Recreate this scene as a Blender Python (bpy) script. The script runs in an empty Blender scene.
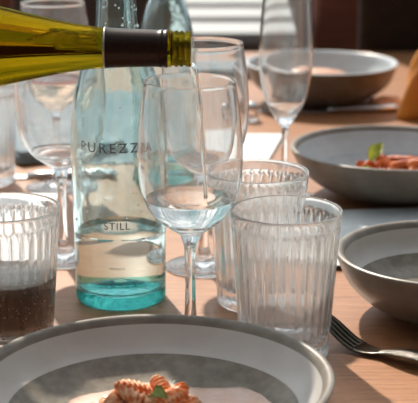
import bpy, bmesh, math, random
from mathutils import Vector, Matrix, noise
C = bpy.context.scene.collection
PI = math.pi
TZ = 0.75                       # height of the table top above the floor
rnd = random.Random(7)

# ------------------------------------------------------------------ materials
def new_mat(name):
    m = bpy.data.materials.new(name); m.use_nodes = True
    nt = m.node_tree; nt.nodes.clear()
    out = nt.nodes.new('ShaderNodeOutputMaterial')
    return m, nt, out

def principled(name, col, rough=0.5, metal=0.0, spec=0.5, var=None, scale=40, bump=0.0, bscale=200, coat=0.0, stretch=(1,1,1), sheen=0, detail=6, contrast=(0.35,0.65)):
    m, nt, out = new_mat(name)
    b = nt.nodes.new('ShaderNodeBsdfPrincipled')
    nt.links.new(b.outputs[0], out.inputs[0])
    b.inputs['Base Color'].default_value = (*col, 1)
    b.inputs['Roughness'].default_value = rough
    b.inputs['Metallic'].default_value = metal
    b.inputs['Specular IOR Level'].default_value = spec
    b.inputs['Coat Weight'].default_value = coat
    b.inputs['Sheen Weight'].default_value = sheen
    tc = nt.nodes.new('ShaderNodeTexCoord')
    mp = nt.nodes.new('ShaderNodeMapping'); mp.inputs['Scale'].default_value = stretch
    nt.links.new(tc.outputs['Object'], mp.inputs[0])
    if var:
        n = nt.nodes.new('ShaderNodeTexNoise'); n.inputs['Scale'].default_value = scale; n.inputs['Detail'].default_value = detail
        nt.links.new(mp.outputs[0], n.inputs['Vector'])
        r = nt.nodes.new('ShaderNodeValToRGB')
        r.color_ramp.elements[0].position = contrast[0]; r.color_ramp.elements[1].position = contrast[1]
        r.color_ramp.elements[0].color = (*col, 1); r.color_ramp.elements[1].color = (*var, 1)
        nt.links.new(n.outputs['Fac'], r.inputs[0]); nt.links.new(r.outputs[0], b.inputs['Base Color'])
    if bump:
        n2 = nt.nodes.new('ShaderNodeTexNoise'); n2.inputs['Scale'].default_value = bscale; n2.inputs['Detail'].default_value = 4
        nt.links.new(mp.outputs[0], n2.inputs['Vector'])
        bp = nt.nodes.new('ShaderNodeBump'); bp.inputs['Strength'].default_value = bump; bp.inputs['Distance'].default_value = 0.002
        nt.links.new(n2.outputs['Fac'], bp.inputs['Height']); nt.links.new(bp.outputs[0], b.inputs['Normal'])
    return m

def glass(name, col=(1,1,1), ior=1.47, rough=0.0, absorb=None, density=0.0, see=0.0, bump=0.0, bscale=60, haze=0.0):
    """refracting glass; `see` mixes in a share of straight-through light (thin clean walls)"""
    m, nt, out = new_mat(name)
    g = nt.nodes.new('ShaderNodeBsdfGlass'); g.inputs['Color'].default_value = (*col, 1)
    g.inputs['IOR'].default_value = ior; g.inputs['Roughness'].default_value = rough
    if bump:
        tc = nt.nodes.new('ShaderNodeTexCoord')
        n2 = nt.nodes.new('ShaderNodeTexNoise'); n2.inputs['Scale'].default_value = bscale; n2.inputs['Detail'].default_value = 2
        nt.links.new(tc.outputs['Object'], n2.inputs['Vector'])
        bp = nt.nodes.new('ShaderNodeBump'); bp.inputs['Strength'].default_value = bump; bp.inputs['Distance'].default_value = 0.002
        nt.links.new(n2.outputs['Fac'], bp.inputs['Height']); nt.links.new(bp.outputs[0], g.inputs['Normal'])
    last = g.outputs[0]
    if see:
        t = nt.nodes.new('ShaderNodeBsdfTransparent'); t.inputs[0].default_value = (*col, 1)
        mx = nt.nodes.new('ShaderNodeMixShader'); mx.inputs[0].default_value = see
        nt.links.new(last, mx.inputs[1]); nt.links.new(t.outputs[0], mx.inputs[2]); last = mx.outputs[0]
    if haze:      # whitish haze mixed into the glass, standing in for reflected sky brightness
        df = nt.nodes.new('ShaderNodeBsdfDiffuse'); tl = nt.nodes.new('ShaderNodeBsdfTranslucent')
        df.inputs[0].default_value = (0.9,0.95,0.97,1); tl.inputs[0].default_value = (0.9,0.95,0.97,1)
        m1 = nt.nodes.new('ShaderNodeMixShader'); m1.inputs[0].default_value = 0.6
        nt.links.new(df.outputs[0], m1.inputs[1]); nt.links.new(tl.outputs[0], m1.inputs[2])
        m2 = nt.nodes.new('ShaderNodeMixShader'); m2.inputs[0].default_value = haze
        nt.links.new(last, m2.inputs[1]); nt.links.new(m1.outputs[0], m2.inputs[2]); last = m2.outputs[0]
    nt.links.new(last, out.inputs[0])
    if absorb:
        v = nt.nodes.new('ShaderNodeVolumeAbsorption'); v.inputs['Color'].default_value = (*absorb, 1); v.inputs['Density'].default_value = density
        nt.links.new(v.outputs[0], out.inputs['Volume'])
    return m

M = {}
M['clear'] = glass('clear glass', (0.99,0.997,1.0), 1.50, see=0.06, haze=0.02)
M['tumbler'] = glass('pressed glass', (0.99,0.997,1.0), 1.50, see=0.10, bump=0.06, bscale=110, haze=0.075)
AQ = (0.87,0.965,0.97)
M['aqua'] = glass('pale aqua glass', AQ, 1.47, see=0.08, bump=0.10, bscale=55)
M['aqua_in'] = glass('pale aqua glass inside', (0.97,1,1), 1.47, see=0.05)
M['aqua_base'] = glass('aqua glass base', (0.26,0.66,0.63), 1.47, bump=0.9, bscale=130)
M['water_side'] = glass('water against glass', (1,1,1), 1.333/1.47)
M['water_top'] = glass('water surface', (0.985,1,1), 1.333)
M['water_drop'] = glass('water drop', (1,1,1), 1.33)
M['wine_side'] = glass('wine against glass', (1,1,0.98), 1.34/1.50)
M['wine_top'] = glass('wine surface', (1,1,0.98), 1.34)
M['wine'] = glass('falling white wine', (1,1,0.98), 1.34)
M['rose_side'] = glass('peach wine against glass', (1,0.97,0.94), 1.34/1.50, absorb=(1,0.76,0.50), density=18)
M['rose_top'] = glass('peach wine surface', (1,0.97,0.94), 1.34, absorb=(1,0.76,0.50), density=18)
M['cola_side'] = glass('dark drink against glass', (1,0.97,0.94), 1.34/1.48, absorb=(0.40,0.33,0.28), density=95)
M['cola_top'] = glass('dark drink surface', (1,0.97,0.94), 1.34, absorb=(0.40,0.33,0.28), density=95)
M['olive'] = glass('olive glass', (0.47,0.40,0.09), 1.48)
M['olive_in'] = glass('olive glass inside', (0.95,0.95,0.8), 1.48)
M['gold_side'] = glass('golden wine against glass', (1,1,0.95), 1.36/1.48, absorb=(0.93,0.86,0.05), density=40)
M['gold_top'] = glass('golden wine surface', (1,1,0.95), 1.36, absorb=(0.93,0.86,0.05), density=40)
M['foil'] = principled('brown foil capsule', (0.022,0.010,0.006), 0.30, spec=0.2, var=(0.032,0.015,0.009), scale=400)
M['foil_ring'] = principled('pale foil ring', (0.55,0.53,0.52), 0.3, metal=0.6)
M['print'] = principled('grey print', (0.22,0.28,0.30), 0.6)
M['print_faint'] = principled('faint grey print', (0.30,0.34,0.34), 0.6)
M['steel'] = principled('dark worn steel', (0.09,0.078,0.062), 0.22, metal=1.0, bump=0.1, bscale=300)
M['steel_pat'] = principled('hammered steel', (0.20,0.185,0.16), 0.2, metal=1.0, bump=1.0, bscale=420)
M['silver'] = principled('bright steel', (0.75,0.75,0.75), 0.3, metal=1.0)
M['rim'] = principled('taupe rim glaze', (0.165,0.138,0.11), 0.38, var=(0.23,0.20,0.165), scale=70, bump=0.05, bscale=350)
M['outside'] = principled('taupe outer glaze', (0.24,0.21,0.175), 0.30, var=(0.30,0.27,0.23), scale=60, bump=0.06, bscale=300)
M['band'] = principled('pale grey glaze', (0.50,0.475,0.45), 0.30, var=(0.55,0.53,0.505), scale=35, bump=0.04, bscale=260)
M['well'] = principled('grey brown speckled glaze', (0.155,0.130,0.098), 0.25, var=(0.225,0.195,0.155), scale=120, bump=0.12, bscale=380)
M['well_pale'] = principled('blue grey glaze', (0.38,0.43,0.45), 0.35, var=(0.43,0.48,0.50), scale=60)
M['band_pale'] = principled('pale blue glaze', (0.50,0.55,0.57), 0.32, var=(0.56,0.60,0.62), scale=50)
M['outside_shaded'] = principled('shaded taupe glaze', (0.13,0.105,0.08), 0.38, var=(0.17,0.145,0.115), scale=50)  # outer taupe darkened: shade of the backlit rear bowls put into the colour
M['paper'] = principled('pale grey stone', (0.62,0.66,0.67), 0.5, var=(0.74,0.77,0.78), scale=14, detail=5)
M['edge'] = principled('dark board edge', (0.035,0.03,0.03), 0.5)
M['linen'] = principled('pale blue linen', (0.19,0.245,0.275), 0.9, var=(0.25,0.30,0.33), scale=30, bump=0.3, bscale=500)
M['white_paint'] = principled('white painted wood', (0.40,0.42,0.43), 0.5, var=(0.35,0.37,0.38), scale=12)
M['red_wood'] = principled('reddish brown wood', (0.26,0.085,0.05), 0.45, var=(0.19,0.06,0.035), scale=9, stretch=(1,1,6))
M['dark_fabric'] = principled('dark brown upholstery', (0.030,0.020,0.015), 0.9, spec=0.2, var=(0.042,0.028,0.021), scale=60)
M['dark_wood'] = principled('dark stained wood', (0.05,0.032,0.022), 0.5, var=(0.075,0.05,0.035), scale=12)
M['amber'] = principled('amber cloth', (0.74,0.30,0.04), 0.75, var=(0.60,0.20,0.03), scale=22, bump=0.3, bscale=300)
M['bread'] = principled('bread crust', (0.60,0.33,0.20), 0.8, var=(0.70,0.46,0.32), scale=60, bump=0.5, bscale=300)
M['pasta'] = principled('sauced pasta', (0.90,0.55,0.34), 0.28, var=(0.72,0.20,0.05), scale=130, bump=0.35, bscale=400, contrast=(0.42,0.58))
M['pasta_red'] = principled('red sauced pasta', (0.72,0.19,0.035), 0.4, var=(0.42,0.07,0.015), scale=120, bump=0.3, bscale=400)
M['cream'] = principled('pink cream sauce', (0.80,0.62,0.55), 0.16, var=(0.74,0.50,0.40), scale=60, bump=0.45, bscale=230)
M['peach'] = principled('peach sauce', (0.66,0.30,0.17), 0.3, var=(0.72,0.45,0.32), scale=60, bump=0.4, bscale=200)
M['green'] = principled('green leaf', (0.22,0.33,0.045), 0.4, var=(0.36,0.42,0.10), scale=120)
M['lime'] = principled('yellow green leaf', (0.48,0.50,0.09), 0.5, var=(0.36,0.40,0.06), scale=100)
M['bubble'] = glass('air bubble', (1,1,1), 1.0 / 1.33)
M['wall'] = principled('warm brown wall', (0.15,0.10,0.075), 0.8, var=(0.12,0.08,0.06), scale=3)
M['floor'] = principled('dark plank floor', (0.10,0.065,0.045), 0.6, var=(0.07,0.045,0.03), scale=5, stretch=(8,1,1))

def wood_mat():
    m, nt, out = new_mat('oiled oak table')
    b = nt.nodes.new('ShaderNodeBsdfPrincipled'); nt.links.new(b.outputs[0], out.inputs[0])
    b.inputs['Roughness'].default_value = 0.42
    tc = nt.nodes.new('ShaderNodeTexCoord')
    mp = nt.nodes.new('ShaderNodeMapping'); mp.inputs['Rotation'].default_value = (0,0,math.radians(-14)); mp.inputs['Scale'].default_value = (5,60,1)
    nt.links.new(tc.outputs['Object'], mp.inputs[0])
    n = nt.nodes.new('ShaderNodeTexNoise'); n.inputs['Scale'].default_value = 4; n.inputs['Detail'].default_value = 10; n.inputs['Roughness'].default_value = 0.65
    nt.links.new(mp.outputs[0], n.inputs['Vector'])
    mp2 = nt.nodes.new('ShaderNodeMapping'); mp2.inputs['Rotation'].default_value = (0,0,math.radians(-14)); mp2.inputs['Scale'].default_value = (30,420,1)
    nt.links.new(tc.outputs['Object'], mp2.inputs[0])
    n2 = nt.nodes.new('ShaderNodeTexNoise'); n2.inputs['Scale'].default_value = 5; n2.inputs['Detail'].default_value = 3
    nt.links.new(mp2.outputs[0], n2.inputs['Vector'])
    add = nt.nodes.new('ShaderNodeMix'); add.data_type = 'FLOAT'; add.inputs[0].default_value = 0.4
    nt.links.new(n.outputs['Fac'], add.inputs[2]); nt.links.new(n2.outputs['Fac'], add.inputs[3])
    r = nt.nodes.new('ShaderNodeValToRGB')
    e = r.color_ramp.elements
    e[0].position = 0.36; e[0].color = (0.22,0.082,0.028,1)
    e[1].position = 0.64; e[1].color = (0.43,0.200,0.088,1)
    nt.links.new(add.outputs[0], r.inputs[0]); nt.links.new(r.outputs[0], b.inputs['Base Color'])
    bp = nt.nodes.new('ShaderNodeBump'); bp.inputs['Strength'].default_value = 0.15; bp.inputs['Distance'].default_value = 0.001
    nt.links.new(n2.outputs['Fac'], bp.inputs['Height']); nt.links.new(bp.outputs[0], b.inputs['Normal'])
    return m
M['table'] = wood_mat()

# ------------------------------------------------------------------ helpers
def tag(o, label=None, cat=None, group=None, kind=None):
    if label: o['label'] = label
    if cat: o['category'] = cat
    if group: o['group'] = group
    if kind: o['kind'] = kind
    return o

def thing(name, label, cat, loc, rz=0, group=None):
    o = bpy.data.objects.new(name, None); C.objects.link(o)
    o.empty_display_size = 0.02
    o.location = (loc[0], loc[1], TZ + loc[2]); o.rotation_euler = (0,0,rz)
    return tag(o, label, cat, group)

def link(name, bm, mats, parent=None, loc=None, smooth=True, rz=0):
    me = bpy.data.meshes.new(name); bm.to_mesh(me); bm.free()
    for m in (mats if isinstance(mats, (list, tuple)) else [mats]): me.materials.append(m)
    if smooth:
        for p in me.polygons: p.use_smooth = True
    o = bpy.data.objects.new(name, me); C.objects.link(o)
    if parent: o.parent = parent
    if loc is not None: o.location = (loc[0], loc[1], TZ + loc[2])
    o.rotation_euler.z = rz
    return o

def copy_tree(o, parent=None):
    c = o.copy(); C.objects.link(c)
    if parent: c.parent = parent
    for ch in [x for x in bpy.data.objects if x.parent == o]:
        copy_tree(ch, c)
    return c

def smooth_prof(pts, sub=4):
    """Catmull-Rom through (r, z) points; a point given twice keeps its corner"""
    out = []
    n = len(pts)
    for i in range(n - 1):
        p1, p2 = Vector(pts[i]), Vector(pts[i+1])
        if (p1 - p2).length < 1e-9: continue
        p0 = Vector(pts[i-1]) if i > 0 else p1
        p3 = Vector(pts[i+2]) if i + 2 < n else p2
        L = (p2 - p1).length
        # clamp tangents so short rim pieces keep their roundness
        t1 = (p2 - p0); t2 = (p3 - p1)
        if (p0 - p1).length < 1e-9: t1 = (p2 - p1) * 2
        if (p3 - p2).length < 1e-9: t2 = (p2 - p1) * 2
        t1 = t1.normalized() * L if t1.length else t1
        t2 = t2.normalized() * L if t2.length else t2
        for k in range(sub):
            t = k / sub
            h1 = 2*t**3 - 3*t**2 + 1; h2 = t**3 - 2*t**2 + t; h3 = -2*t**3 + 3*t**2; h4 = t**3 - t**2
            p = p1*h1 + t1*h2 + p2*h3 + t2*h4
            out.append((max(p.x, 0.0), p.y))
    out.append(pts[-1])
    return out

def lathe(prof, seg=96, mod=None, matf=None, bm=None):
    bm = bm or bmesh.new()
    rings = []
    for i, (r, z) in enumerate(prof):
        if r < 1e-6:
            rings.append([bm.verts.new((0, 0, z))])
        else:
            ring = []
            for k in range(seg):
                a = 2*PI*k/seg
                rr, zz = (mod(r, z, a, i) if mod else (r, z))
                ring.append(bm.verts.new((rr*math.cos(a), rr*math.sin(a), zz)))
            rings.append(ring)
    for i in range(len(rings)-1):
        A, B = rings[i], rings[i+1]
        mi = matf(i, prof[i], prof[i+1]) if matf else 0
        for k in range(seg):
            k2 = (k+1) % seg
            if len(A) == 1 and len(B) == 1: continue
            if len(A) == 1: f = bm.faces.new((A[0], B[k2], B[k]))
            elif len(B) == 1: f = bm.faces.new((A[k], A[k2], B[0]))
            else: f = bm.faces.new((A[k], A[k2], B[k2], B[k]))
            f.material_index = mi
    return bm

def box(bm, x0, x1, y0, y1, z0, z1, bevel=0.0, mi=0, mat=None):
    vs = [bm.verts.new(p) for p in ((x0,y0,z0),(x1,y0,z0),(x1,y1,z0),(x0,y1,z0),(x0,y0,z1),(x1,y0,z1),(x1,y1,z1),(x0,y1,z1))]
    fs = [bm.faces.new([vs[i] for i in q]) for q in ((3,2,1,0),(4,5,6,7),(0,1,5,4),(1,2,6,5),(2,3,7,6),(3,0,4,7))]
    for f in fs: f.material_index = mi
    if bevel:
        es = list({e for f in fs for e in f.edges})
        bmesh.ops.bevel(bm, geom=es, offset=bevel, segments=2, affect='EDGES', profile=0.5)
    if mat is not None:
        bmesh.ops.transform(bm, matrix=mat, verts=[v for v in bm.verts if v.is_valid])
    return bm

def tube(path, radii, seg=12, bm=None, flat=1.0):
    bm = bm or bmesh.new()
    rings = []
    n = len(path)
    for i, p in enumerate(path):
        p = Vector(p)
        d = (Vector(path[min(i+1, n-1)]) - Vector(path[max(i-1, 0)])).normalized()
        up = Vector((0,0,1)) if abs(d.z) < 0.95 else Vector((1,0,0))
        s = d.cross(up).normalized(); u = s.cross(d).normalized()
        r = radii[i] if isinstance(radii, (list, tuple)) else radii
        rings.append([bm.verts.new(p + s*r*math.cos(2*PI*k/seg) + u*r*flat*math.sin(2*PI*k/seg)) for k in range(seg)])
    for a, b in zip(rings[:-1], rings[1:]):
        for k in range(seg):
            bm.faces.new((a[k], a[(k+1)%seg], b[(k+1)%seg], b[k]))
    bm.faces.new(rings[0][::-1]); bm.faces.new(rings[-1])
    return bm

# ------------------------------------------------------------------ setting
def struct(name, bm, mat, loc=(0,0,0)):
    o = link(name, bm, mat, None, (loc[0], loc[1], loc[2]-TZ), smooth=False)
    o['kind'] = 'structure'; return o
struct('floor', box(bmesh.new(), -4, 4, -2.5, 4.6, -0.05, 0), M['floor'])
struct('wall_back', box(bmesh.new(), -4, 4, 4.5, 4.6, 0, 1.05), M['wall'])

# ------------------------------------------------------------------ the table
tb = thing('dining_table', 'long oiled wooden dining table that carries the glasses, bottles and bowls', 'table', (0,1.25,-TZ))
bm = box(bmesh.new(), -1.1, 1.1, -0.85, 1.27, TZ-0.035, TZ, bevel=0.004)
link('tabletop', bm, M['table'], tb, smooth=False)
for sx in (-1, 1):
    for sy in (-0.78, 1.18):
        bm = bmesh.new()
        box(bm, sx*1.0-0.035, sx*1.0+0.035, sy-0.035, sy+0.035, 0, TZ-0.03, bevel=0.003)
        link('leg', bm, M['table'], tb, smooth=False)

# ------------------------------------------------------------------ tumblers
TH = 0.116
def rin(z): return 0.0340 + (0.0425-0.0340)*(z/TH)**0.92 - 0.0020 - 0.0010*max(0,(0.09-z)/0.09)
DRINK = 0.0615
def tumbler_mesh(level=None):
    N = 32; seg = N*10
    outer = [(0,0.0030),(0.020,0.0026),(0.030,0.0006),(0.0322,0.0),(0.0336,0.0012),(0.0342,0.0035)]
    rr = lambda z: 0.0340 + (0.0425-0.0340)*(z/TH)**0.92
    zs = [0.006,0.009,0.0115,0.014,0.017] + [0.017+0.0105*i for i in range(1,8)] + [0.0950,0.0975,0.0995,0.1010,0.1025,0.1040,0.1055,0.1075,0.1105,0.1135]
    outer += [(rr(z), z) for z in zs]
    outer += [(0.04235,0.1152),(0.0419,0.1160),(0.0413,0.1158),(0.0409,0.1148)]
    inner = [(rr(z)-0.0020-0.0010*max(0,(0.09-z)/0.09), z) for z in (0.112,0.106,0.100,0.09,0.075,0.06,0.045,0.032,0.024)]
    inner += [(0.0305,0.0185),(0.027,0.0155),(0.020,0.0142),(0.010,0.0138),(0,0.0138)]
    if level:
        inner = [p for p in inner if p[1] > level+0.001] + [(rin(level), level)]
    prof = outer + inner
    no = len(outer)
    def mod(r, z, a, i):
        c = abs(math.cos(N*a/2))
        if i < no and 0.005 < z < 0.1115:
            top = 0.0985 + 0.0065*math.sqrt(max(0.0, 1-(1-c)**2))
            e = 1/(1+math.exp((z-top)/0.0006)) * min(1, (z-0.004)/0.004)
            return r - 0.0012*(1-c)*e - 0.0005*e, z
        if i >= no and 0.064 < z < 0.098:
            e = min(1, (z-0.064)/0.01)*min(1, (0.100-z)/0.006)
            return r - 0.0002*(1-c)*max(e, 0), z
        return r, z
    return lathe(prof, seg, mod)
G_T = 'ribbed glass tumblers'
tum = link('glass_tumbler', tumbler_mesh(), M['tumbler'], None, (0.0580,1.016,0), rz=0.05)
tag(tum, 'empty clear ribbed tumbler in front, between the stemmed wine glass and the right-hand bowl', 'glass', G_T)
for loc, rz, lab in (((0.0412,1.1375,0), 0.0, 'ribbed tumbler standing directly behind the large front ribbed tumbler'),
                     ((-0.1555,1.0235,0), 0.3, 'ribbed tumbler half full of a dark drink at the left edge of the picture'),
                     ((-0.257,1.555,0), 0.2, 'blurred ribbed tumbler at the far left, under the tilted wine bottle')):
    c = tum.copy(); C.objects.link(c)
    if 'dark drink' in lab:
        old = c.data; b_ = tumbler_mesh(DRINK); c.data = bpy.data.meshes.new('glass_tumbler'); b_.to_mesh(c.data); b_.free(); c.data.materials.append(M['tumbler'])
        for p_ in c.data.polygons: p_.use_smooth = True
    c.location = (loc[0], loc[1], TZ); c.rotation_euler.z = rz; c['label'] = lab

# dark drink in the left tumbler
def two_face(prof, level, seg=96, mod=None):
    """a body of liquid: slot 0 where it touches glass, slot 1 on its free surface"""
    return lathe(prof, seg, mod, lambda i, p, q: 1 if min(p[1], q[1]) >= level-1e-5 else 0)
dp = [(0,0.0138),(0.010,0.0138),(0.020,0.0142),(0.027,0.0155),(0.0305,0.0185)] + [(rin(z), z) for z in (0.024,0.032,0.042,0.052,DRINK)] + [(0.020,DRINK),(0,DRINK)]
dk = link('dark_drink', two_face(dp, DRINK, 320), [M['cola_side'], M['cola_top']], None, (-0.1555,1.0235,0))
tag(dk, 'dark brown fizzy drink filling the lower half of the left tumbler', 'drink')
bm = bmesh.new()
for k in range(150):
    a = rnd.uniform(-PI*0.95, -PI*0.05); z = rnd.uniform(0.018, 0.058); r = 0.0326 + 0.0045*(z/TH) - rnd.uniform(0.0,0.0008)
    s = rnd.choice((0.0003,0.0004,0.0005,0.0008))
    bmesh.ops.create_icosphere(bm, subdivisions=1, radius=s, matrix=Matrix.Translation((r*math.cos(a)*0.985, r*math.sin(a)*0.985, z)))
M['foam'] = principled('tiny pale bubble', (0.8,0.78,0.74), 0.25)
fb = link('drink_bubbles', bm, M['foam'], None, (-0.1555,1.0235,0))
tag(fb, 'tiny pale bubbles clinging inside the dark drink of the left tumbler', 'bubbles', kind='stuff')

# ------------------------------------------------------------------ stemmed wine glasses
def stem_glass(name, label, loc, group, bowl_out, wall=0.0011, stem_r=0.0040, foot_r=0.036, inner_bottom=0.0960, joint=0.088, level=None):
    t = thing(name, label, 'wine glass', loc, 0, group)
    foot = [(0,0.0012),(foot_r*0.5,0.0010),(foot_r*0.93,0.0),(foot_r,0.0008),(foot_r,0.0017),(foot_r*0.9,0.0026),(foot_r*0.6,0.0042),(foot_r*0.33,0.0068),(0.0078,0.0108)]
    stem = [(0.0078,0.0108),(0.0054,0.018),(stem_r+0.0003,0.030),(stem_r,0.050),(stem_r+0.0002,0.068),(stem_r+0.0014,0.080),(0.0082,joint)]
    bowl = [(0.0082,joint)] + bowl_out
    rtop = bowl_out[-1]
    bowl += [(rtop[0]-wall*0.4, rtop[1]+0.0006),(rtop[0]-wall*0.85, rtop[1]+0.0002)]
    inner = []
    for (r, z) in reversed(bowl_out[:-1]):
        if z > inner_bottom + 0.004: inner.append((r-wall, z+0.0006))
    full_in = inner + [(bowl_out[0][0]*0.62, inner_bottom+0.0022),(0.006,inner_bottom+0.0003),(0,inner_bottom)]
    bowl += full_in
    bp = smooth_prof(bowl, 4); liquid = None
    if level:
        k0 = bp.index(max(bp, key=lambda p: p[1]))
        k = next(i for i in range(k0, len(bp)) if bp[i][1] <= level)
        pa, pb = bp[k-1], bp[k]; f_ = (pa[1]-level)/max(pa[1]-pb[1], 1e-9); cutp = (pa[0]+(pb[0]-pa[0])*f_, level)
        liquid = [cutp] + bp[k:]; bp = bp[:k] + [cutp]
    for nm, pr in (('foot', smooth_prof(foot, 4)), ('stem', smooth_prof(stem, 4)), ('bowl', bp)):
        link(nm, lathe(pr, 96), M['clear'], t)
    return t, liquid

WB = [(0.0175,0.0945),(0.0260,0.1010),(0.0330,0.1105),(0.0380,0.1240),(0.0403,0.1400),(0.0405,0.1560),(0.0392,0.1760),(0.0370,0.1940),(0.0349,0.2085)]
G_W = 'stemmed wine glasses'
def pool(liquid, mats, name, label, cat, loc):
    lv = liquid[0][1]
    pr = liquid[::-1] + [(liquid[0][0]*0.5, lv), (0, lv)]
    return tag(link(name, two_face(pr, lv), mats, None, loc), label, cat)
wg, liq = stem_glass('wine_glass', 'stemmed glass in front of the water bottle, receiving the pour from the wine bottle', (-0.0146,1.044,0), G_W, WB, level=0.1175)
pool(liq, [M['wine_side'], M['wine_top']], 'poured_wine', 'pale wine pooled in the bottom of the front stemmed glass', 'wine', (-0.0146,1.044,0))
eg, _ = stem_glass('wine_glass', 'stemmed wine glass standing behind the glass being filled, its rim higher in the picture', (-0.0046,1.236,0), G_W, WB)
lg = copy_tree(eg); lg.location = (-0.1372,1.262,TZ); lg.rotation_euler.z = 1.9; lg['label'] = 'stemmed wine glass left of the water bottle, rim hidden by the tilted bottle'
rg, liq2 = stem_glass('wine_glass', 'blurred far stemmed glass with a little peach wine, beyond the left wine glass', (-0.1705,1.530,0), G_W, WB, level=0.124)
pool(liq2, [M['rose_side'], M['rose_top']], 'peach_wine', 'peach coloured wine in the far blurred stemmed glass', 'wine', (-0.1705,1.530,0))

# flute
FB = [(0.0120,0.0905),(0.0185,0.1010),(0.0240,0.1160),(0.0275,0.1340),(0.0288,0.1540),(0.0285,0.1760),(0.0270,0.2000),(0.0250,0.2240),(0.0240,0.2360)]
fl, finner = stem_glass('tulip_glass', 'tall narrow stemmed glass between the rear wine glass and the far bowls', (0.0825,1.490,0), G_W, FB, stem_r=0.0034, foot_r=0.032, inner_bottom=0.0925, joint=0.083)

# stream of wine
bm = bmesh.new()
P0 = Vector((-0.0140,1.044,0.2210))
path = []; rad = []
for i in range(26):
    t = i/25
    path.append((P0.x + 0.0115*(t**0.55), P0.y, P0.z - 0.1045*t**1.25)); rad.append((0.0040-0.0017*t)*(1+0.28*math.sin(t*20)))
tube(path, rad, 16, bm, flat=0.55)
st = link('wine_stream', bm, M['wine'], None, (0,0,0))
tag(st, 'thin stream of wine falling from the bottle lip into the front stemmed glass', 'wine')

# ------------------------------------------------------------------ aqua water bottles
def bottle_profile(k=1.0, kind='big'):
    if kind == 'big':
        out = [(0.0335,0.0),(0.0368,0.0008),(0.0384,0.0040),(0.0386,0.0085),(0.0387,0.020),(0.0390,0.050),(0.0396,0.090),(0.0402,0.120),(0.0401,0.140),(0.0391,0.158),(0.0369,0.176),(0.0326,0.193),(0.0270,0.209),(0.0212,0.222),(0.0178,0.233),(0.0168,0.245),(0.0160,0.262),(0.0152,0.280),(0.0152,0.290),(0.0168,0.2925),(0.0172,0.297),(0.0168,0.3035),(0.0150,0.3055)]
    else:
        out = [(0.0275,0.0),(0.0305,0.0008),(0.0320,0.004),(0.0324,0.009),(0.0326,0.03),(0.0328,0.07),(0.0326,0.105),(0.0322,0.130),(0.0315,0.150),(0.0300,0.169),(0.0268,0.186),(0.0225,0.200),(0.0180,0.213),(0.0150,0.227),(0.0140,0.240),(0.0140,0.255),(0.0155,0.257),(0.0158,0.261),(0.0152,0.266),(0.0138,0.2675)]
    wall = 0.0026
    inn = [(out[-1][0]-0.0035, out[-1][1]-0.0006)]
    for r, z in reversed(out[:-1]):
        if z > 0.014 and z < out[-1][1]-0.008: inn.append((r-wall, z))
    b = out[4][0]
    inn += [(b-0.0034,0.0185),(b-0.0065,0.0135),(b-0.013,0.0115),(0.012,0.0175),(0,0.0200)]
    bottom = [(0,0.0065),(0.012,0.0055),(0.024 if kind=='big' else 0.02,0.0020),(out[0][0]-0.003,0.0004)]
    return bottom + out + inn, inn, len(bottom)
def knurl(n):
    def f(r, z, a, i):
        if r > 0.026 and z < 0.0035: return r*(1+0.010*math.sin(a*n)*(1-z/0.0035)), z + 0.0003*(math.sin(a*n)+1)*(1 if z < 0.002 else 0)
        return r, z
    return f
BX, BY = -0.0760, 1.149
def make_bottle(kind, label, loc, level, seg, nk, wlabel):
    pr, inn, _ = bottle_profile(kind=kind)
    sp = smooth_prof(pr, 3)
    k0 = sp.index(max(sp, key=lambda p: p[1]))
    k = next(i for i in range(k0, len(sp)) if sp[i][1] <= level)
    pa, pb = sp[k-1], sp[k]; f_ = (pa[1]-level)/max(pa[1]-pb[1], 1e-9); cutp = (pa[0]+(pb[0]-pa[0])*f_, level)
    liquid = [cutp] + sp[k:]; sp = sp[:k] + [cutp]
    t = thing('water_bottle', label, 'bottle', loc)
    link('bottle_glass', lathe(sp, seg, knurl(nk), lambda i,p,q: 2 if i >= k0 else (1 if max(p[1],q[1]) < 0.0150 else 0)), [M['aqua'], M['aqua_base'], M['aqua_in']], t)
    lv = liquid[0][1]
    w_ = link('bottled_water', two_face(liquid[::-1] + [(liquid[0][0]*0.5, lv), (0, lv)], lv, seg), [M['water_side'], M['water_top']], None, loc)
    tag(w_, wlabel, 'water')
    return t
bot = make_bottle('big', 'large pale aqua water bottle with grey lettering behind the tilted bottle neck', (BX,BY,0), 0.0630, 240, 60, 'clear still water standing in the bottom of the large front water bottle')
make_bottle('small', 'smaller aqua glass water bottle further back, behind the front stemmed glass', (-0.0475,1.560,0), 0.028, 160, 50, 'shallow water left in the smaller rear water bottle')

def lettering(text, size, zc, radius, parent, mat, name='lettering', spread=1.0, label=None, a0=-PI/2, bold=0.0):
    """printed letters wrapped round a bottle"""
    cu = bpy.data.curves.new('font', 'FONT'); cu.body = text; cu.size = size; cu.align_x = 'CENTER'; cu.space_character = spread; cu.resolution_u = 3; cu.offset = bold
    tmp = bpy.data.objects.new('font', cu); C.objects.link(tmp)
    dg = bpy.context.evaluated_depsgraph_get(); dg.update()
    me = bpy.data.meshes.new_from_object(tmp.evaluated_get(dg))
    bpy.data.objects.remove(tmp); bpy.data.curves.remove(cu)
    bm = bmesh.new(); bm.from_mesh(me); bpy.data.meshes.remove(me)
    bmesh.ops.triangulate(bm, faces=bm.faces)
    for v in bm.verts:
        a = a0 + v.co.x/radius
        v.co = Vector((radius*math.cos(a), radius*math.sin(a), zc + v.co.y - size*0.35))
    o = link(name, bm, mat, parent, smooth=False)
    if label: o['label'] = label
    return o
bm = bmesh.new(); r6 = random.Random(3)
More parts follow.
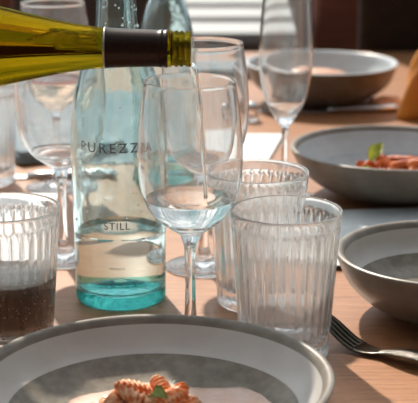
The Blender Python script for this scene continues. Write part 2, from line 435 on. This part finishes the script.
for k in range(90):
    a = r6.uniform(-PI, 0); z = r6.uniform(0.075, 0.255)
    rad = 0.0396 if z < 0.15 else 0.0396 - (z-0.15)*0.29 if z < 0.222 else 0.0178
    pts_ = bottle_profile()[0]
    for (r0,z0),(r1,z1) in zip(pts_[4:25], pts_[5:26]):
        if z0 <= z <= z1: rad = r0+(r1-r0)*(z-z0)/(z1-z0)
    sz = r6.choice((0.0006,0.0008,0.0008,0.0012))
    bmesh.ops.create_icosphere(bm, subdivisions=2, radius=sz, matrix=Matrix.Translation(((rad+0.0001)*math.cos(a), (rad+0.0001)*math.sin(a), z)))
dr = link('water_droplets', bm, M['water_drop'], bot); dr['kind'] = 'stuff'
lettering('PUREZZA', 0.0118, 0.1415, 0.0405, bot, M['print'], spread=1.32, label='grey PUREZZA lettering', a0=-PI/2-0.04, bold=0.0)
lettering('STILL', 0.0088, 0.0755, 0.0398, bot, M['print'], spread=1.12, label='small grey STILL lettering')
lettering('PUREZZA', 0.0028, 0.0385, 0.0394, bot, M['print_faint'], name='small_print', spread=1.1)

# ------------------------------------------------------------------ tilted wine bottle
wb = thing('wine_bottle', 'olive green wine bottle with dark brown capsule, held tilted over the front stemmed glass', 'bottle', (-0.0135,1.044,0.2328))
# profile: z runs from the lip (0) backwards to the base (0.30)
out = [(0.0103,0.0),(0.0128,0.0004),(0.0134,0.0018),(0.0132,0.0034),(0.0124,0.0044),(0.0124,0.0052),(0.0134,0.0062),(0.0136,0.0074),(0.0126,0.0086),(0.0125,0.0092),(0.0135,0.0102),(0.0137,0.0114),(0.0127,0.0126),(0.0126,0.0134),(0.0135,0.0150),(0.0136,0.0175),(0.0134,0.020),(0.0134,0.030),(0.0138,0.045),(0.0144,0.058),(0.0153,0.068),(0.0170,0.082),(0.0196,0.097),(0.0228,0.112),(0.0262,0.127),(0.0298,0.142),(0.0330,0.157),(0.0356,0.172),(0.0369,0.186),(0.0372,0.200),(0.0372,0.270),(0.0372,0.300),(0.0366,0.306),(0.034,0.309),(0.025,0.309),(0.012,0.300),(0,0.296)]
inn_b = [(0,0.291),(0.012,0.295),(0.024,0.303),(0.032,0.303),(0.0345,0.298),(0.0348,0.270),(0.0348,0.200),(0.0345,0.187),(0.0332,0.173),(0.0306,0.158),(0.0274,0.143),(0.0238,0.128),(0.0204,0.113),(0.0172,0.098),(0.0146,0.083),(0.0129,0.069),(0.0118,0.058),(0.0108,0.045),(0.0100,0.030),(0.0095,0.015),(0.0093,0.004)]
cav = [(0.0103,0.0),(0.0096,0.0010),(0.0093,0.004),(0.0094,0.009),(0.0095,0.014)]
full_out = smooth_prof(out[::-1], 3); full_cav = smooth_prof(cav, 3)
tilt = Matrix.Rotation(math.radians(-90), 4, 'Y') @ Matrix.Identity(4)
def lay(bm):
    bmesh.ops.transform(bm, matrix=Matrix.Rotation(math.radians(-89.2), 4, 'Y'), verts=bm.verts)
    return bm
# lathe axis z -> world -x (the body runs out of the picture on the left)
no_ = len(full_out)
bm = lathe(full_out + full_cav[1:], 128, None, lambda i,p,q: 1 if i >= no_ else 0)
for f in bm.faces: f.normal_flip()
bmesh.ops.recalc_face_normals(bm, faces=bm.faces)
link('bottle_glass', lay(bm), [M['olive'], M['olive_in']], wb)
cap = [(0.01385,0.0172),(0.01425,0.0176),(0.01435,0.0190),(0.0139,0.0205),(0.01425,0.0218),(0.0143,0.0228),(0.0139,0.0242),(0.01395,0.030),(0.01435,0.045),(0.0149,0.0575),(0.0154,0.0640),(0.0155,0.0645),(0.0151,0.0645),(0.0145,0.058),(0.0139,0.045),(0.0136,0.030),(0.0137,0.020),(0.01385,0.0172)]
cp = link('capsule', lay(lathe(smooth_prof(cap, 3), 96)), M['foil'], wb); cp['label'] = 'dark brown foil capsule'
ring = [(0.01545,0.0640),(0.01575,0.0643),(0.01575,0.0649),(0.01545,0.0652),(0.0152,0.0646),(0.01545,0.0640)]
bm = lathe(ring, 96)
link('capsule_ring', lay(bm), M['foil_ring'], cp)
wprof = [(0,0.014)] + [(0.005,0.014),(0.0095,0.014)] + [(0.0100,0.030),(0.0108,0.045)] + inn_b[::-1][3:]
bm = lathe([(0,0.014),(0.0095,0.014)] + smooth_prof(wprof[2:], 3)[1:], 128, None, lambda i,p,q: 1 if max(p[1],q[1]) < 0.0141 else 0)
bmesh.ops.recalc_face_normals(bm, faces=bm.faces)
iw = link('bottled_wine', lay(bm), [M['gold_side'], M['gold_top']], None, (-0.0135,1.044,0.2328))
tag(iw, 'golden wine still inside the tilted olive green bottle', 'wine')

# ------------------------------------------------------------------ stoneware bowls
def bowl_mesh(R, H, wellr=0.81, wellh=0.52):
    t = 0.0055
    foot = R*0.42
    outer = [(0,0.004),(foot*0.8,0.0038),(foot*0.92,0.0),(foot,0.0),(foot*1.04,0.0035),(R*0.62,0.0085),(R*0.78,0.0185),(R*0.90,0.0310),(R*0.965,H*0.80),(R*0.992,H*0.93),(R,H-0.0012)]
    rimtop = [(R-0.0010,H-0.0001),(R-0.0028,H+0.0003),(R-0.0048,H-0.0004),(R-0.0066,H-0.0022),(R-0.0082,H-0.0050)]
    wr, wh = R*wellr, H*wellh
    wall = [(R*0.895,H*0.75),(R*0.85,H*0.62),(wr,wh)]
    well = [(wr*0.95,wh-0.0035),(wr*0.85,wh-0.0090),(wr*0.70,wh-0.0135),(wr*0.45,wh-0.0165),(wr*0.2,wh-0.0173),(0,wh-0.0175)]
    prof = outer + rimtop + wall + well
    sp = smooth_prof(prof, 4)
    a, b, c = (len(outer)-1)*4, (len(outer)+len(rimtop)-1)*4, (len(outer)+len(rimtop)+len(wall)-1)*4
    def matf(i, p, q):
        return 0 if i < a else 1 if i < b else 2 if i < c else 3
    def mod(r, z, an, i):     # hand thrown: slightly out of true
        return r*(1+0.003*math.sin(2*an+0.6)+0.0015*math.sin(5*an)), z*(1+0.006*math.sin(3*an+1))
    return lathe(sp, 128, mod, matf)
G_B = 'stoneware bowls'
FBX, FBY, FBR = -0.0365, 0.8500, 0.1180
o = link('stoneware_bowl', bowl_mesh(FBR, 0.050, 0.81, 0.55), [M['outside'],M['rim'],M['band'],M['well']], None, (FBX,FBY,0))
tag(o, 'large grey stoneware bowl in the foreground holding sauced pasta', 'bowl', G_B)
RBX, RBY = 0.2005, 1.1080
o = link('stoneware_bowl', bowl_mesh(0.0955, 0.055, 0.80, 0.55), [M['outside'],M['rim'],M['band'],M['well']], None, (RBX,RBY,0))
tag(o, 'grey stoneware bowl at the right edge, beside the front tumbler and fork', 'bowl', G_B)
BBX, BBY = 0.2042, 1.500
o = link('stoneware_bowl', bowl_mesh(0.1145, 0.055, 0.80, 0.50), [M['outside_shaded'],M['rim'],M['band_pale'],M['well_pale']], None, (BBX,BBY,0))
tag(o, 'stoneware bowl with pale blue inside and red pasta heap, behind the right bowl', 'bowl', G_B)
QX, QY = 0.165, 2.040
o = link('stoneware_bowl', bowl_mesh(0.1120, 0.060, 0.80, 0.45), [M['outside_shaded'],M['band_pale'],M['band_pale'],M['well_pale']], None, (QX,QY,0))
tag(o, 'farthest blurred stoneware bowl with a pale blue inside, at the top right', 'bowl', G_B)

# sauces: thin pools with soft edges
def puddle(cx, cy, rx, ry, h, rz=0, seed=0, bow=0.0):
    bm = bmesh.new(); n = 56; rings = []
    for j, t in enumerate((0.0,0.3,0.6,0.8,0.93,1.0)):
        if j == 0: rings.append([bm.verts.new((0,0,h))]); continue
        ring = []
        for k in range(n):
            a = 2*PI*k/n
            w = 1 + 0.10*math.sin(3*a+seed) + 0.06*math.sin(7*a+2*seed)
            z = h*(1-t**4) + bow*t**3 + 0.0006*noise.noise(Vector((math.cos(a)*t*9+seed, math.sin(a)*t*9, 0)))
            ring.append(bm.verts.new((rx*t*w*math.cos(a), ry*t*w*math.sin(a), z)))
        rings.append(ring)
    for k in range(n):
        bm.faces.new((rings[0][0], rings[1][k], rings[1][(k+1)%n]))
    for A, B in zip(rings[1:-1], rings[2:]):
        for k in range(n): bm.faces.new((A[k], B[k], B[(k+1)%n], A[(k+1)%n]))
    bot_ring = [bm.verts.new((v.co.x*0.97, v.co.y*0.97, v.co.z-0.0025)) for v in rings[-1]]
    A = rings[-1]
    for k in range(n): bm.faces.new((A[k], bot_ring[k], bot_ring[(k+1)%n], A[(k+1)%n]))
    bm.faces.new(bot_ring[::-1])
    return bm
WELLZ = 0.050*0.55 - 0.0175
o = link('cream_sauce', puddle(0,0,0.074,0.056,0.0055,seed=1.0,bow=0.0055), M['cream'], None, (FBX+0.016,FBY+0.006,WELLZ+0.0030), rz=0.1)
tag(o, 'glossy pink cream sauce pooled under the pasta in the foreground bowl', 'sauce')

def pasta(length, r, turns, lobes=3, nseg=34, ring=18, bend=0.0):
    bm = bmesh.new(); rings = []
    for i in range(nseg+1):
        t = i/nseg; x = (t-0.5)*length
        tw = t*turns*2*PI
        e = (1-abs(2*t-1)**6)*0.75+0.25
        rr = []
        for k in range(ring):
            a = 2*PI*k/ring
            q = r*e*(0.56+0.44*max(0.0, math.cos(lobes*a))**0.7)
            rr.append(bm.verts.new((x, q*math.cos(a+tw) + bend*math.sin(PI*t), q*math.sin(a+tw)*0.85)))
        rings.append(rr)
    for A, B in zip(rings[:-1], rings[1:]):
        for k in range(ring): bm.faces.new((A[k], B[k], B[(k+1)%ring], A[(k+1)%ring]))
    bm.faces.new(rings[0]); bm.faces.new(rings[-1][::-1])
    bmesh.ops.recalc_face_normals(bm, faces=bm.faces)
    return bm
G_P = 'pasta spirals in the foreground bowl'
LABP = 'orange sauced pasta spiral heaped in the foreground bowl'
first = link('pasta_spiral', pasta(0.034, 0.0066, 2.6, bend=0.002), M['pasta'], None, (0,0,0))
tag(first, LABP, 'pasta', G_P)
r3 = random.Random(12)
spots = []
for layer, (n, rad_, z0) in enumerate(((13, 0.026, 0.0150), (9, 0.019, 0.0215), (5, 0.010, 0.0275))):
    for k in range(n):
        a = 2*PI*k/n + layer*0.4
        spots.append((rad_*1.35*math.cos(a)*r3.uniform(0.75,1.1), rad_*1.0*math.sin(a)*r3.uniform(0.75,1.1), z0, a+PI/2+r3.uniform(-0.6,0.6), r3.uniform(-0.35,0.35)))
PX, PY = FBX-0.006, FBY+0.019
for i, (dx, dy, z, a, tl) in enumerate(spots):
    o = first if i == 0 else first.copy()
    if i: C.objects.link(o)
    o.location = (PX+dx, PY+dy, TZ+z); o.rotation_euler = (r3.uniform(0,6.28), tl, a)
    s = r3.uniform(0.8,1.05); o.scale = (s,s,s)

def leaf(L, W, curl, mat, name, label, loc, rot):
    bm = bmesh.new(); g = []
    nx, ny = 12, 7
    for i in range(nx+1):
        t = i/nx; row = []
        w = W*math.sin(PI*min(1, t*0.96+0.02))**0.8*(1-0.35*t)
        for j in range(ny):
            u = (j/(ny-1)-0.5)*2
            row.append(bm.verts.new((t*L, u*w, curl*math.sin(PI*t)*L + 0.25*w*u*u + 0.0006*math.sin(t*18+u*3))))
        g.append(row)
    for i in range(nx):
        for j in range(ny-1): bm.faces.new((g[i][j], g[i+1][j], g[i+1][j+1], g[i][j+1]))
    bmesh.ops.solidify(bm, geom=bm.faces, thickness=0.0005)
    o = link(name, bm, mat, None, loc); o.rotation_euler = rot
    return tag(o, label, 'leaf')
leaf(0.020, 0.0065, 0.25, M['green'], 'basil_leaf', 'small green basil leaf lying on the foreground pasta', (PX+0.004,PY-0.012,0.0315), (0.5,-0.25,-0.9))

# food in the rear bowls
BW = 0.055*0.50 - 0.0175
r4 = random.Random(5)
pr_first = link('pasta_spiral', pasta(0.030, 0.0060, 2.4), M['pasta_red'], None, (0,0,0))
tag(pr_first, 'red sauced pasta spiral in the bowl behind the right-hand bowl', 'pasta', 'red pasta spirals in the rear bowl')
cnt = 0
for layer, (n, rx, z0) in enumerate(((16,0.046,0.016),(14,0.040,0.0235),(12,0.032,0.0310),(8,0.020,0.0375))):
    for k in range(n):
        a = 2*PI*k/n + layer*0.5
        o = pr_first if cnt == 0 else pr_first.copy()
        if cnt: C.objects.link(o)
        cnt += 1
        o.location = (BBX+0.006+rx*1.25*math.cos(a)*r4.uniform(0.75,1.05), BBY-0.004+rx*0.7*math.sin(a)*r4.uniform(0.8,1.05), TZ+z0)
        o.rotation_euler = (r4.uniform(0,6.28), r4.uniform(-0.35,0.35), a+PI/2+r4.uniform(-0.7,0.7))
leaf(0.024, 0.009, 0.3, M['lime'], 'herb_leaf', 'upright yellow green leaf on the red pasta of the rear bowl', (BBX-0.028,BBY-0.006,0.0400), (0.9,-0.9,0.3))
leaf(0.020, 0.008, 0.3, M['lime'], 'herb_leaf', 'low green leaf at the left side of the red pasta in the rear bowl', (BBX-0.042,BBY-0.026,0.0270), (0.7,-0.35,-0.2))
o = link('food_mound', puddle(0,0,0.058,0.040,0.034,seed=2.0,bow=0.006), M['peach'], None, (QX-0.005,QY+0.005,0.0140))
tag(o, 'soft peach coloured mound of food in the farthest blurred bowl', 'food')

# ------------------------------------------------------------------ fork
fk = thing('table_fork', 'dark worn steel fork lying tines up beside the right-hand bowl', 'fork', (0.1370,1.008,0))
FORK_LINE = [(-0.050,0.036,0.0240),(-0.040,0.029,0.0165),(-0.029,0.020,0.0078),(-0.019,0.0115,0.0034),(-0.008,0.002,0.0036),(0.005,-0.009,0.0075),(0.0215,-0.0215,0.0095),(0.055,-0.045,0.0060),(0.095,-0.073,0.0040)]
def frk(s):   # centre line: s runs from the tine tips (0) to the handle end (0.19); local x/y/z
    pts = FORK_LINE
    t = s*(len(pts)-1); i = min(int(t), len(pts)-2); f = t-i
    p = [Vector(q) for q in pts]; p0 = p[max(i-1,0)]; p1 = p[i]; p2 = p[i+1]; p3 = p[min(i+2,len(pts)-1)]
    return 0.5*((2*p1)+(p2-p0)*f+(2*p0-5*p1+4*p2-p3)*f*f+(3*p1-p0-3*p2+p3)*f*f*f)
def ribbon(s0, s1, width, thick, offset=lambda s: 0.0, n=30, side=10):
    bm = bmesh.new(); rings = []
    for i in range(n+1):
        s = s0+(s1-s0)*i/n; p = frk(s); d = (frk(min(1,s+0.005))-frk(max(0,s-0.005))).normalized()
        sd = d.cross(Vector((0,0,1))).normalized(); u = sd.cross(d).normalized()
        w = width(s)/2; h = thick(s)/2; c = p + sd*offset(s)
        rings.append([bm.verts.new(c + sd*w*math.copysign(abs(math.cos(2*PI*k/side))**0.6, math.cos(2*PI*k/side)) + u*h*math.copysign(abs(math.sin(2*PI*k/side))**0.8, math.sin(2*PI*k/side))) for k in range(side)])
    for a, b in zip(rings[:-1], rings[1:]):
        for k in range(side): bm.faces.new((a[k], a[(k+1)%side], b[(k+1)%side], b[k]))
    bm.faces.new(rings[0][::-1]); bm.faces.new(rings[-1])
    bmesh.ops.recalc_face_normals(bm, faces=bm.faces)
    return bm
for q in range(4):
    off = (q-1.5)*0.0052
    link('tine', ribbon(0.0, 0.36, lambda s: 0.0016+0.0028*min(1, s/0.12), lambda s: 0.0014+0.0010*min(1, s/0.2), lambda s, o=off: o*(0.92+0.25*s), 22, 8), M['steel'], fk)
link('fork_head', ribbon(0.34, 0.54, lambda s: 0.0205*(1-((s-0.34)/0.20)**2*0.50), lambda s: 0.0026, n=14, side=14), M['steel'], fk)
h_ = link('handle', ribbon(0.53, 1.0, lambda s: 0.0100+0.010*min(1,max(0,(s-0.54)/0.2))**0.9, lambda s: 0.0032, n=34, side=14), M['steel_pat'], fk)
h_['label'] = 'bright hammered handle'

# ------------------------------------------------------------------ boards, cloths and cutlery lying about
def board(name, label, cat, pts, th, mats=None, group=None):
    bm = bmesh.new()
    cx = sum(p[0] for p in pts)/len(pts); cy = sum(p[1] for p in pts)/len(pts)
    top = [bm.verts.new((x-cx, y-cy, th)) for x, y in pts]; bo = [bm.verts.new((x-cx, y-cy, 0)) for x, y in pts]
    f = bm.faces.new(top); f.material_index = 0
    bm.faces.new(bo[::-1]).material_index = 1
    n = len(pts)
    for k in range(n): bm.faces.new((bo[k], bo[(k+1)%n], top[(k+1)%n], top[k])).material_index = 1
    es = [e for e in f.edges]
    bmesh.ops.bevel(bm, geom=es, offset=0.0006, segments=2, affect='EDGES')
    o = link(name, bm, mats or [M['paper'], M['edge']], None, (cx, cy, 0), smooth=False)
    return tag(o, label, cat, group)
board('serving_board', 'pale grey board with a dark edge under the right side, between tumblers and rear bowl', 'board', [(0.040,1.222),(0.330,1.236),(0.350,1.445),(0.038,1.405)], 0.005, group='pale boards')
board('serving_board', 'pale board lying further back between the tulip glass and the rear wine glass', 'board', [(0.005,1.640),(0.070,1.640),(0.098,1.800),(0.000,1.800)], 0.004, [M['paper'],M['paper']], 'pale boards')
board('serving_board', 'pale board seen through the left tumbler and beside the left wine glass', 'board', [(-0.430,1.210),(-0.160,1.225),(-0.166,1.490),(-0.440,1.500)], 0.004, [M['paper'],M['paper']], 'pale boards')

board('placemat', 'large pale blue grey placemat on the far left half of the table, behind the bottles', 'placemat', [(-0.52,1.66),(-0.015,1.64),(-0.03,2.10),(-0.56,2.16)], 0.002, [M['linen'],M['linen']])
def cloth(name, label, loc, sx, sy, rz, mat, layers=3, seed=0):
    bm = bmesh.new()
    for L in range(layers):
        z0 = 0.0005+L*0.0045; z1 = z0+0.0036; n = 10; g = {}
        s = 1-0.03*L
        for side, zz in ((0,z0),(1,z1)):
            for i in range(n+1):
                for j in range(n+1):
                    x = (i/n-0.5)*sx*s; y = (j/n-0.5)*sy*s
                    w = 0.0014*noise.noise(Vector((x*30+seed, y*30, L*1.0)))*(1 if L or side else 0)
                    g[side,i,j] = bm.verts.new((x+0.002*math.sin(y*60+L), y+0.002*math.sin(x*50+L), zz+w+ (0.0 if side==0 else 0.0)))
        for i in range(n):
            for j in range(n):
                bm.faces.new((g[1,i,j],g[1,i+1,j],g[1,i+1,j+1],g[1,i,j+1])); bm.faces.new((g[0,i,j],g[0,i,j+1],g[0,i+1,j+1],g[0,i+1,j]))
        for i in range(n):
            bm.faces.new((g[0,i,0],g[0,i+1,0],g[1,i+1,0],g[1,i,0])); bm.faces.new((g[0,i+1,n],g[0,i,n],g[1,i,n],g[1,i+1,n]))
            bm.faces.new((g[0,0,i+1],g[0,0,i],g[1,0,i],g[1,0,i+1])); bm.faces.new((g[0,n,i],g[0,n,i+1],g[1,n,i+1],g[1,n,i]))
    o = link(name, bm, mat, None, loc, rz=rz)
    return tag(o, label, 'napkin', 'folded napkins')
cloth('folded_napkin', 'folded pale blue napkin on the table behind the left wine glass', (-0.190,1.72,0.0022), 0.15, 0.12, 0.5, M['linen'])
cloth('folded_napkin', 'folded pale napkin near the table end, beyond the rear wine glass', (0.02,2.30,0), 0.16, 0.14, 0.1, M['linen'], seed=3)
cloth('folded_napkin', 'folded pale napkin at the far left end of the table', (-0.36,2.29,0), 0.26, 0.18, -0.2, M['linen'], seed=6)

def knife(label, loc, rz):
    t = thing('table_knife', label, 'knife', loc, rz, 'table knives')
    bm = bmesh.new()
    box(bm, -0.105, 0.005, -0.009, 0.009, 0.0005, 0.0025, bevel=0.0008)
    link('blade', bm, M['silver'], t, smooth=False)
    link('handle', tube([(0.005,0,0.004),(0.02,0,0.0045),(0.06,0,0.0055),(0.10,0,0.0055),(0.108,0,0.004)], [0.005,0.006,0.0075,0.008,0.004], 14, flat=0.6), M['silver'], t)
knife('steel knife lying in front of the farthest bowl', (0.165,1.965,0), 0.04)
knife('steel knife lying behind the left tumbler, left of the left wine glass', (-0.215,1.575,0), 0.02)

# amber napkin standing at the right edge: a pleated cone
bm = bmesh.new(); rings = []
for i in range(15):
    t = i/14; ring = []
    for k in range(72):
        a = 2*PI*k/72
        r = (0.050*(1-t**3)**0.8+0.006) * (1+0.30*(1-t*0.5)*math.sin(6*a+3.0*t)+0.10*math.sin(11*a+1))
        ring.append(bm.verts.new((r*math.cos(a)+0.008*t, r*math.sin(a)*0.8, 0.126*t+0.004*math.sin(3*a)*t)))
    rings.append(ring)
for A, B in zip(rings[:-1], rings[1:]):
    for k in range(72): bm.faces.new((A[k], A[(k+1)%72], B[(k+1)%72], B[k]))
bm.faces.new(rings[-1]); bm.faces.new(rings[0][::-1])
o = link('standing_napkin', bm, M['amber'], None, (0.334,1.925,0)); tag(o, 'crumpled amber cloth napkin standing at the right edge of the picture', 'napkin')
bm = bmesh.new(); bmesh.ops.create_icosphere(bm, subdivisions=4, radius=1)
for v in bm.verts:
    n = noise.noise(v.co*1.6); v.co *= 1+0.22*n; v.co.x *= 0.026; v.co.y *= 0.018; v.co.z = max(v.co.z, -0.55)*0.011+0.006
o = link('bread_piece', bm, M['bread'], None, (0.258,2.000,0)); tag(o, 'small torn piece of bread between the farthest bowl and the amber napkin', 'bread')
# two tiny silver beads of a shaker top + shaker, seen left of the tulip glass
sh = thing('salt_shaker', 'small squat glass shaker with a shiny lid left of the tulip glass stem', 'shaker', (0.056,1.905,0))
link('jar', lathe(smooth_prof([(0,0.0),(0.011,0),(0.0125,0.002),(0.0125,0.014),(0.011,0.018),(0.0095,0.018),(0.0095,0.006),(0,0.005)],2), 40), M['clear'], sh)
link('lid', lathe(smooth_prof([(0,0.0180),(0.0118,0.0180),(0.0120,0.0205),(0.010,0.0245),(0.005,0.0265),(0,0.0268)],2), 40), M['silver'], sh)

# ------------------------------------------------------------------ chairs beyond the table end
wc = thing('garden_table', 'white painted plank table beyond the far end of the dining table', 'table', (0.070,3.20,-TZ), 0)
for y in (-0.145, 0.115, 0.375):
    bm = bmesh.new(); box(bm, -0.135, 0.135, y-0.085, y+0.085, TZ-0.055, TZ-0.030, bevel=0.004); link('plank', bm, M['white_paint'], wc, smooth=False)
for sx in (-0.10, 0.10):
    bm = bmesh.new(); box(bm, sx-0.015, sx+0.015, -0.20, 0.43, TZ-0.095, TZ-0.056, bevel=0.003); link('rail', bm, M['white_paint'], wc, smooth=False)
    for sy in (-0.18, 0.41):
        bm = bmesh.new(); box(bm, sx-0.02, sx+0.02, sy-0.02, sy+0.02, 0, TZ-0.096, bevel=0.004); link('leg', bm, M['white_paint'], wc, smooth=False)

def panel_chair(label, loc, rz, mats, hgt=0.95, tilt=0.0, name='wooden_chair'):
    t = thing(name, label, 'chair', (loc[0], loc[1], -TZ), rz, 'chairs beyond the table')
    bm = bmesh.new(); box(bm, -0.23, 0.23, -0.10, 0.32, 0.42, 0.47, bevel=0.012); link('seat', bm, mats, t, smooth=False)
    bm = bmesh.new(); box(bm, -0.225, 0.225, -0.135, -0.095, 0.50, hgt, bevel=0.012); link('backrest', bm, mats, t, smooth=False)
    for sx in (-0.20, 0.20):
        for sy in (-0.115, 0.29):
            bm = bmesh.new(); box(bm, sx-0.02, sx+0.02, sy-0.018, sy+0.018, 0, 0.50 if sy < 0 else 0.42, bevel=0.004); link('leg', bm, mats, t, smooth=False)
    return t
panel_chair('reddish brown wooden chair beyond the table, partly behind the dark chair', (0.456,3.22), 0, M['red_wood'])
panel_chair('reddish brown wooden chair beyond the table at the top left corner', (-0.62,2.95), 0, M['red_wood'])
panel_chair('dark brown upholstered chair beyond the table at the top right', (0.50,2.68), 0, M['dark_fabric'], 0.98, name='upholstered_chair')

# ------------------------------------------------------------------ light
w = bpy.data.worlds.new('World'); bpy.context.scene.world = w; w.use_nodes = True
nt = w.node_tree; nt.nodes.clear()
wo = nt.nodes.new('ShaderNodeOutputWorld'); bg = nt.nodes.new('ShaderNodeBackground')
tc = nt.nodes.new('ShaderNodeTexCoord')
n = nt.nodes.new('ShaderNodeTexNoise'); n.inputs['Scale'].default_value = 2.6; n.inputs['Detail'].default_value = 5
mp = nt.nodes.new('ShaderNodeMapping'); mp.inputs['Scale'].default_value = (1,1,2.2)
nt.links.new(tc.outputs['Generated'], mp.inputs[0]); nt.links.new(mp.outputs[0], n.inputs['Vector'])
r = nt.nodes.new('ShaderNodeValToRGB')
r.color_ramp.elements[0].position = 0.42; r.color_ramp.elements[0].color = (0.30,0.39,0.45,1)
r.color_ramp.elements[1].position = 0.60; r.color_ramp.elements[1].color = (1.0,1.0,1.0,1)
nt.links.new(n.outputs['Fac'], r.inputs[0]); nt.links.new(r.outputs[0], bg.inputs[0])
dp = nt.nodes.new('ShaderNodeVectorMath'); dp.operation = 'DOT_PRODUCT'; dp.inputs[1].default_value = (-0.20,0.87,0.45)
nt.links.new(tc.outputs['Generated'], dp.inputs[0])
mr = nt.nodes.new('ShaderNodeMapRange'); mr.inputs['From Min'].default_value = -0.35; mr.inputs['From Max'].default_value = 0.95; mr.inputs['To Min'].default_value = 0.12; mr.inputs['To Max'].default_value = 1.8
nt.links.new(dp.outputs['Value'], mr.inputs['Value']); nt.links.new(mr.outputs[0], bg.inputs[1])
nt.links.new(bg.outputs[0], wo.inputs[0])
sun = bpy.data.lights.new('sun', 'SUN'); sun.energy = 6.8; sun.angle = math.radians(1.6); sun.color = (1.0,0.90,0.78)
so = bpy.data.objects.new('sun', sun); C.objects.link(so)
d = Vector((0.21,-0.70,-0.70)).normalized()
so.rotation_euler = d.to_track_quat('-Z', 'Y').to_euler(); so.location = (-1,3,3)

# ------------------------------------------------------------------ camera
cam = bpy.data.cameras.new('camera'); co = bpy.data.objects.new('camera', cam); C.objects.link(co)
cam.sensor_width = 36; cam.sensor_fit = 'HORIZONTAL'; cam.lens = 1400/418*36
co.location = (0,0,TZ+0.394); co.rotation_euler = (math.radians(90-15.0),0,0)
cam.dof.use_dof = True; cam.dof.focus_distance = 1.08; cam.dof.aperture_fstop = 13.0
cam.clip_start = 0.05
sc = bpy.context.scene; sc.camera = co
vs = sc.view_settings; vs.view_transform = 'Standard'; vs.look = 'None'; vs.gamma = 1; vs.use_curve_mapping = False; vs.exposure = -0.14
cy = sc.cycles
cy.max_bounces = 24; cy.transmission_bounces = 24; cy.glossy_bounces = 8; cy.diffuse_bounces = 4; cy.transparent_max_bounces = 32; cy.volume_bounces = 0
cy.caustics_reflective = True; cy.caustics_refractive = True; cy.blur_glossy = 0.3; cy.sample_clamp_indirect = 6.0
cy.use_denoising = True; cy.use_adaptive_sampling = False
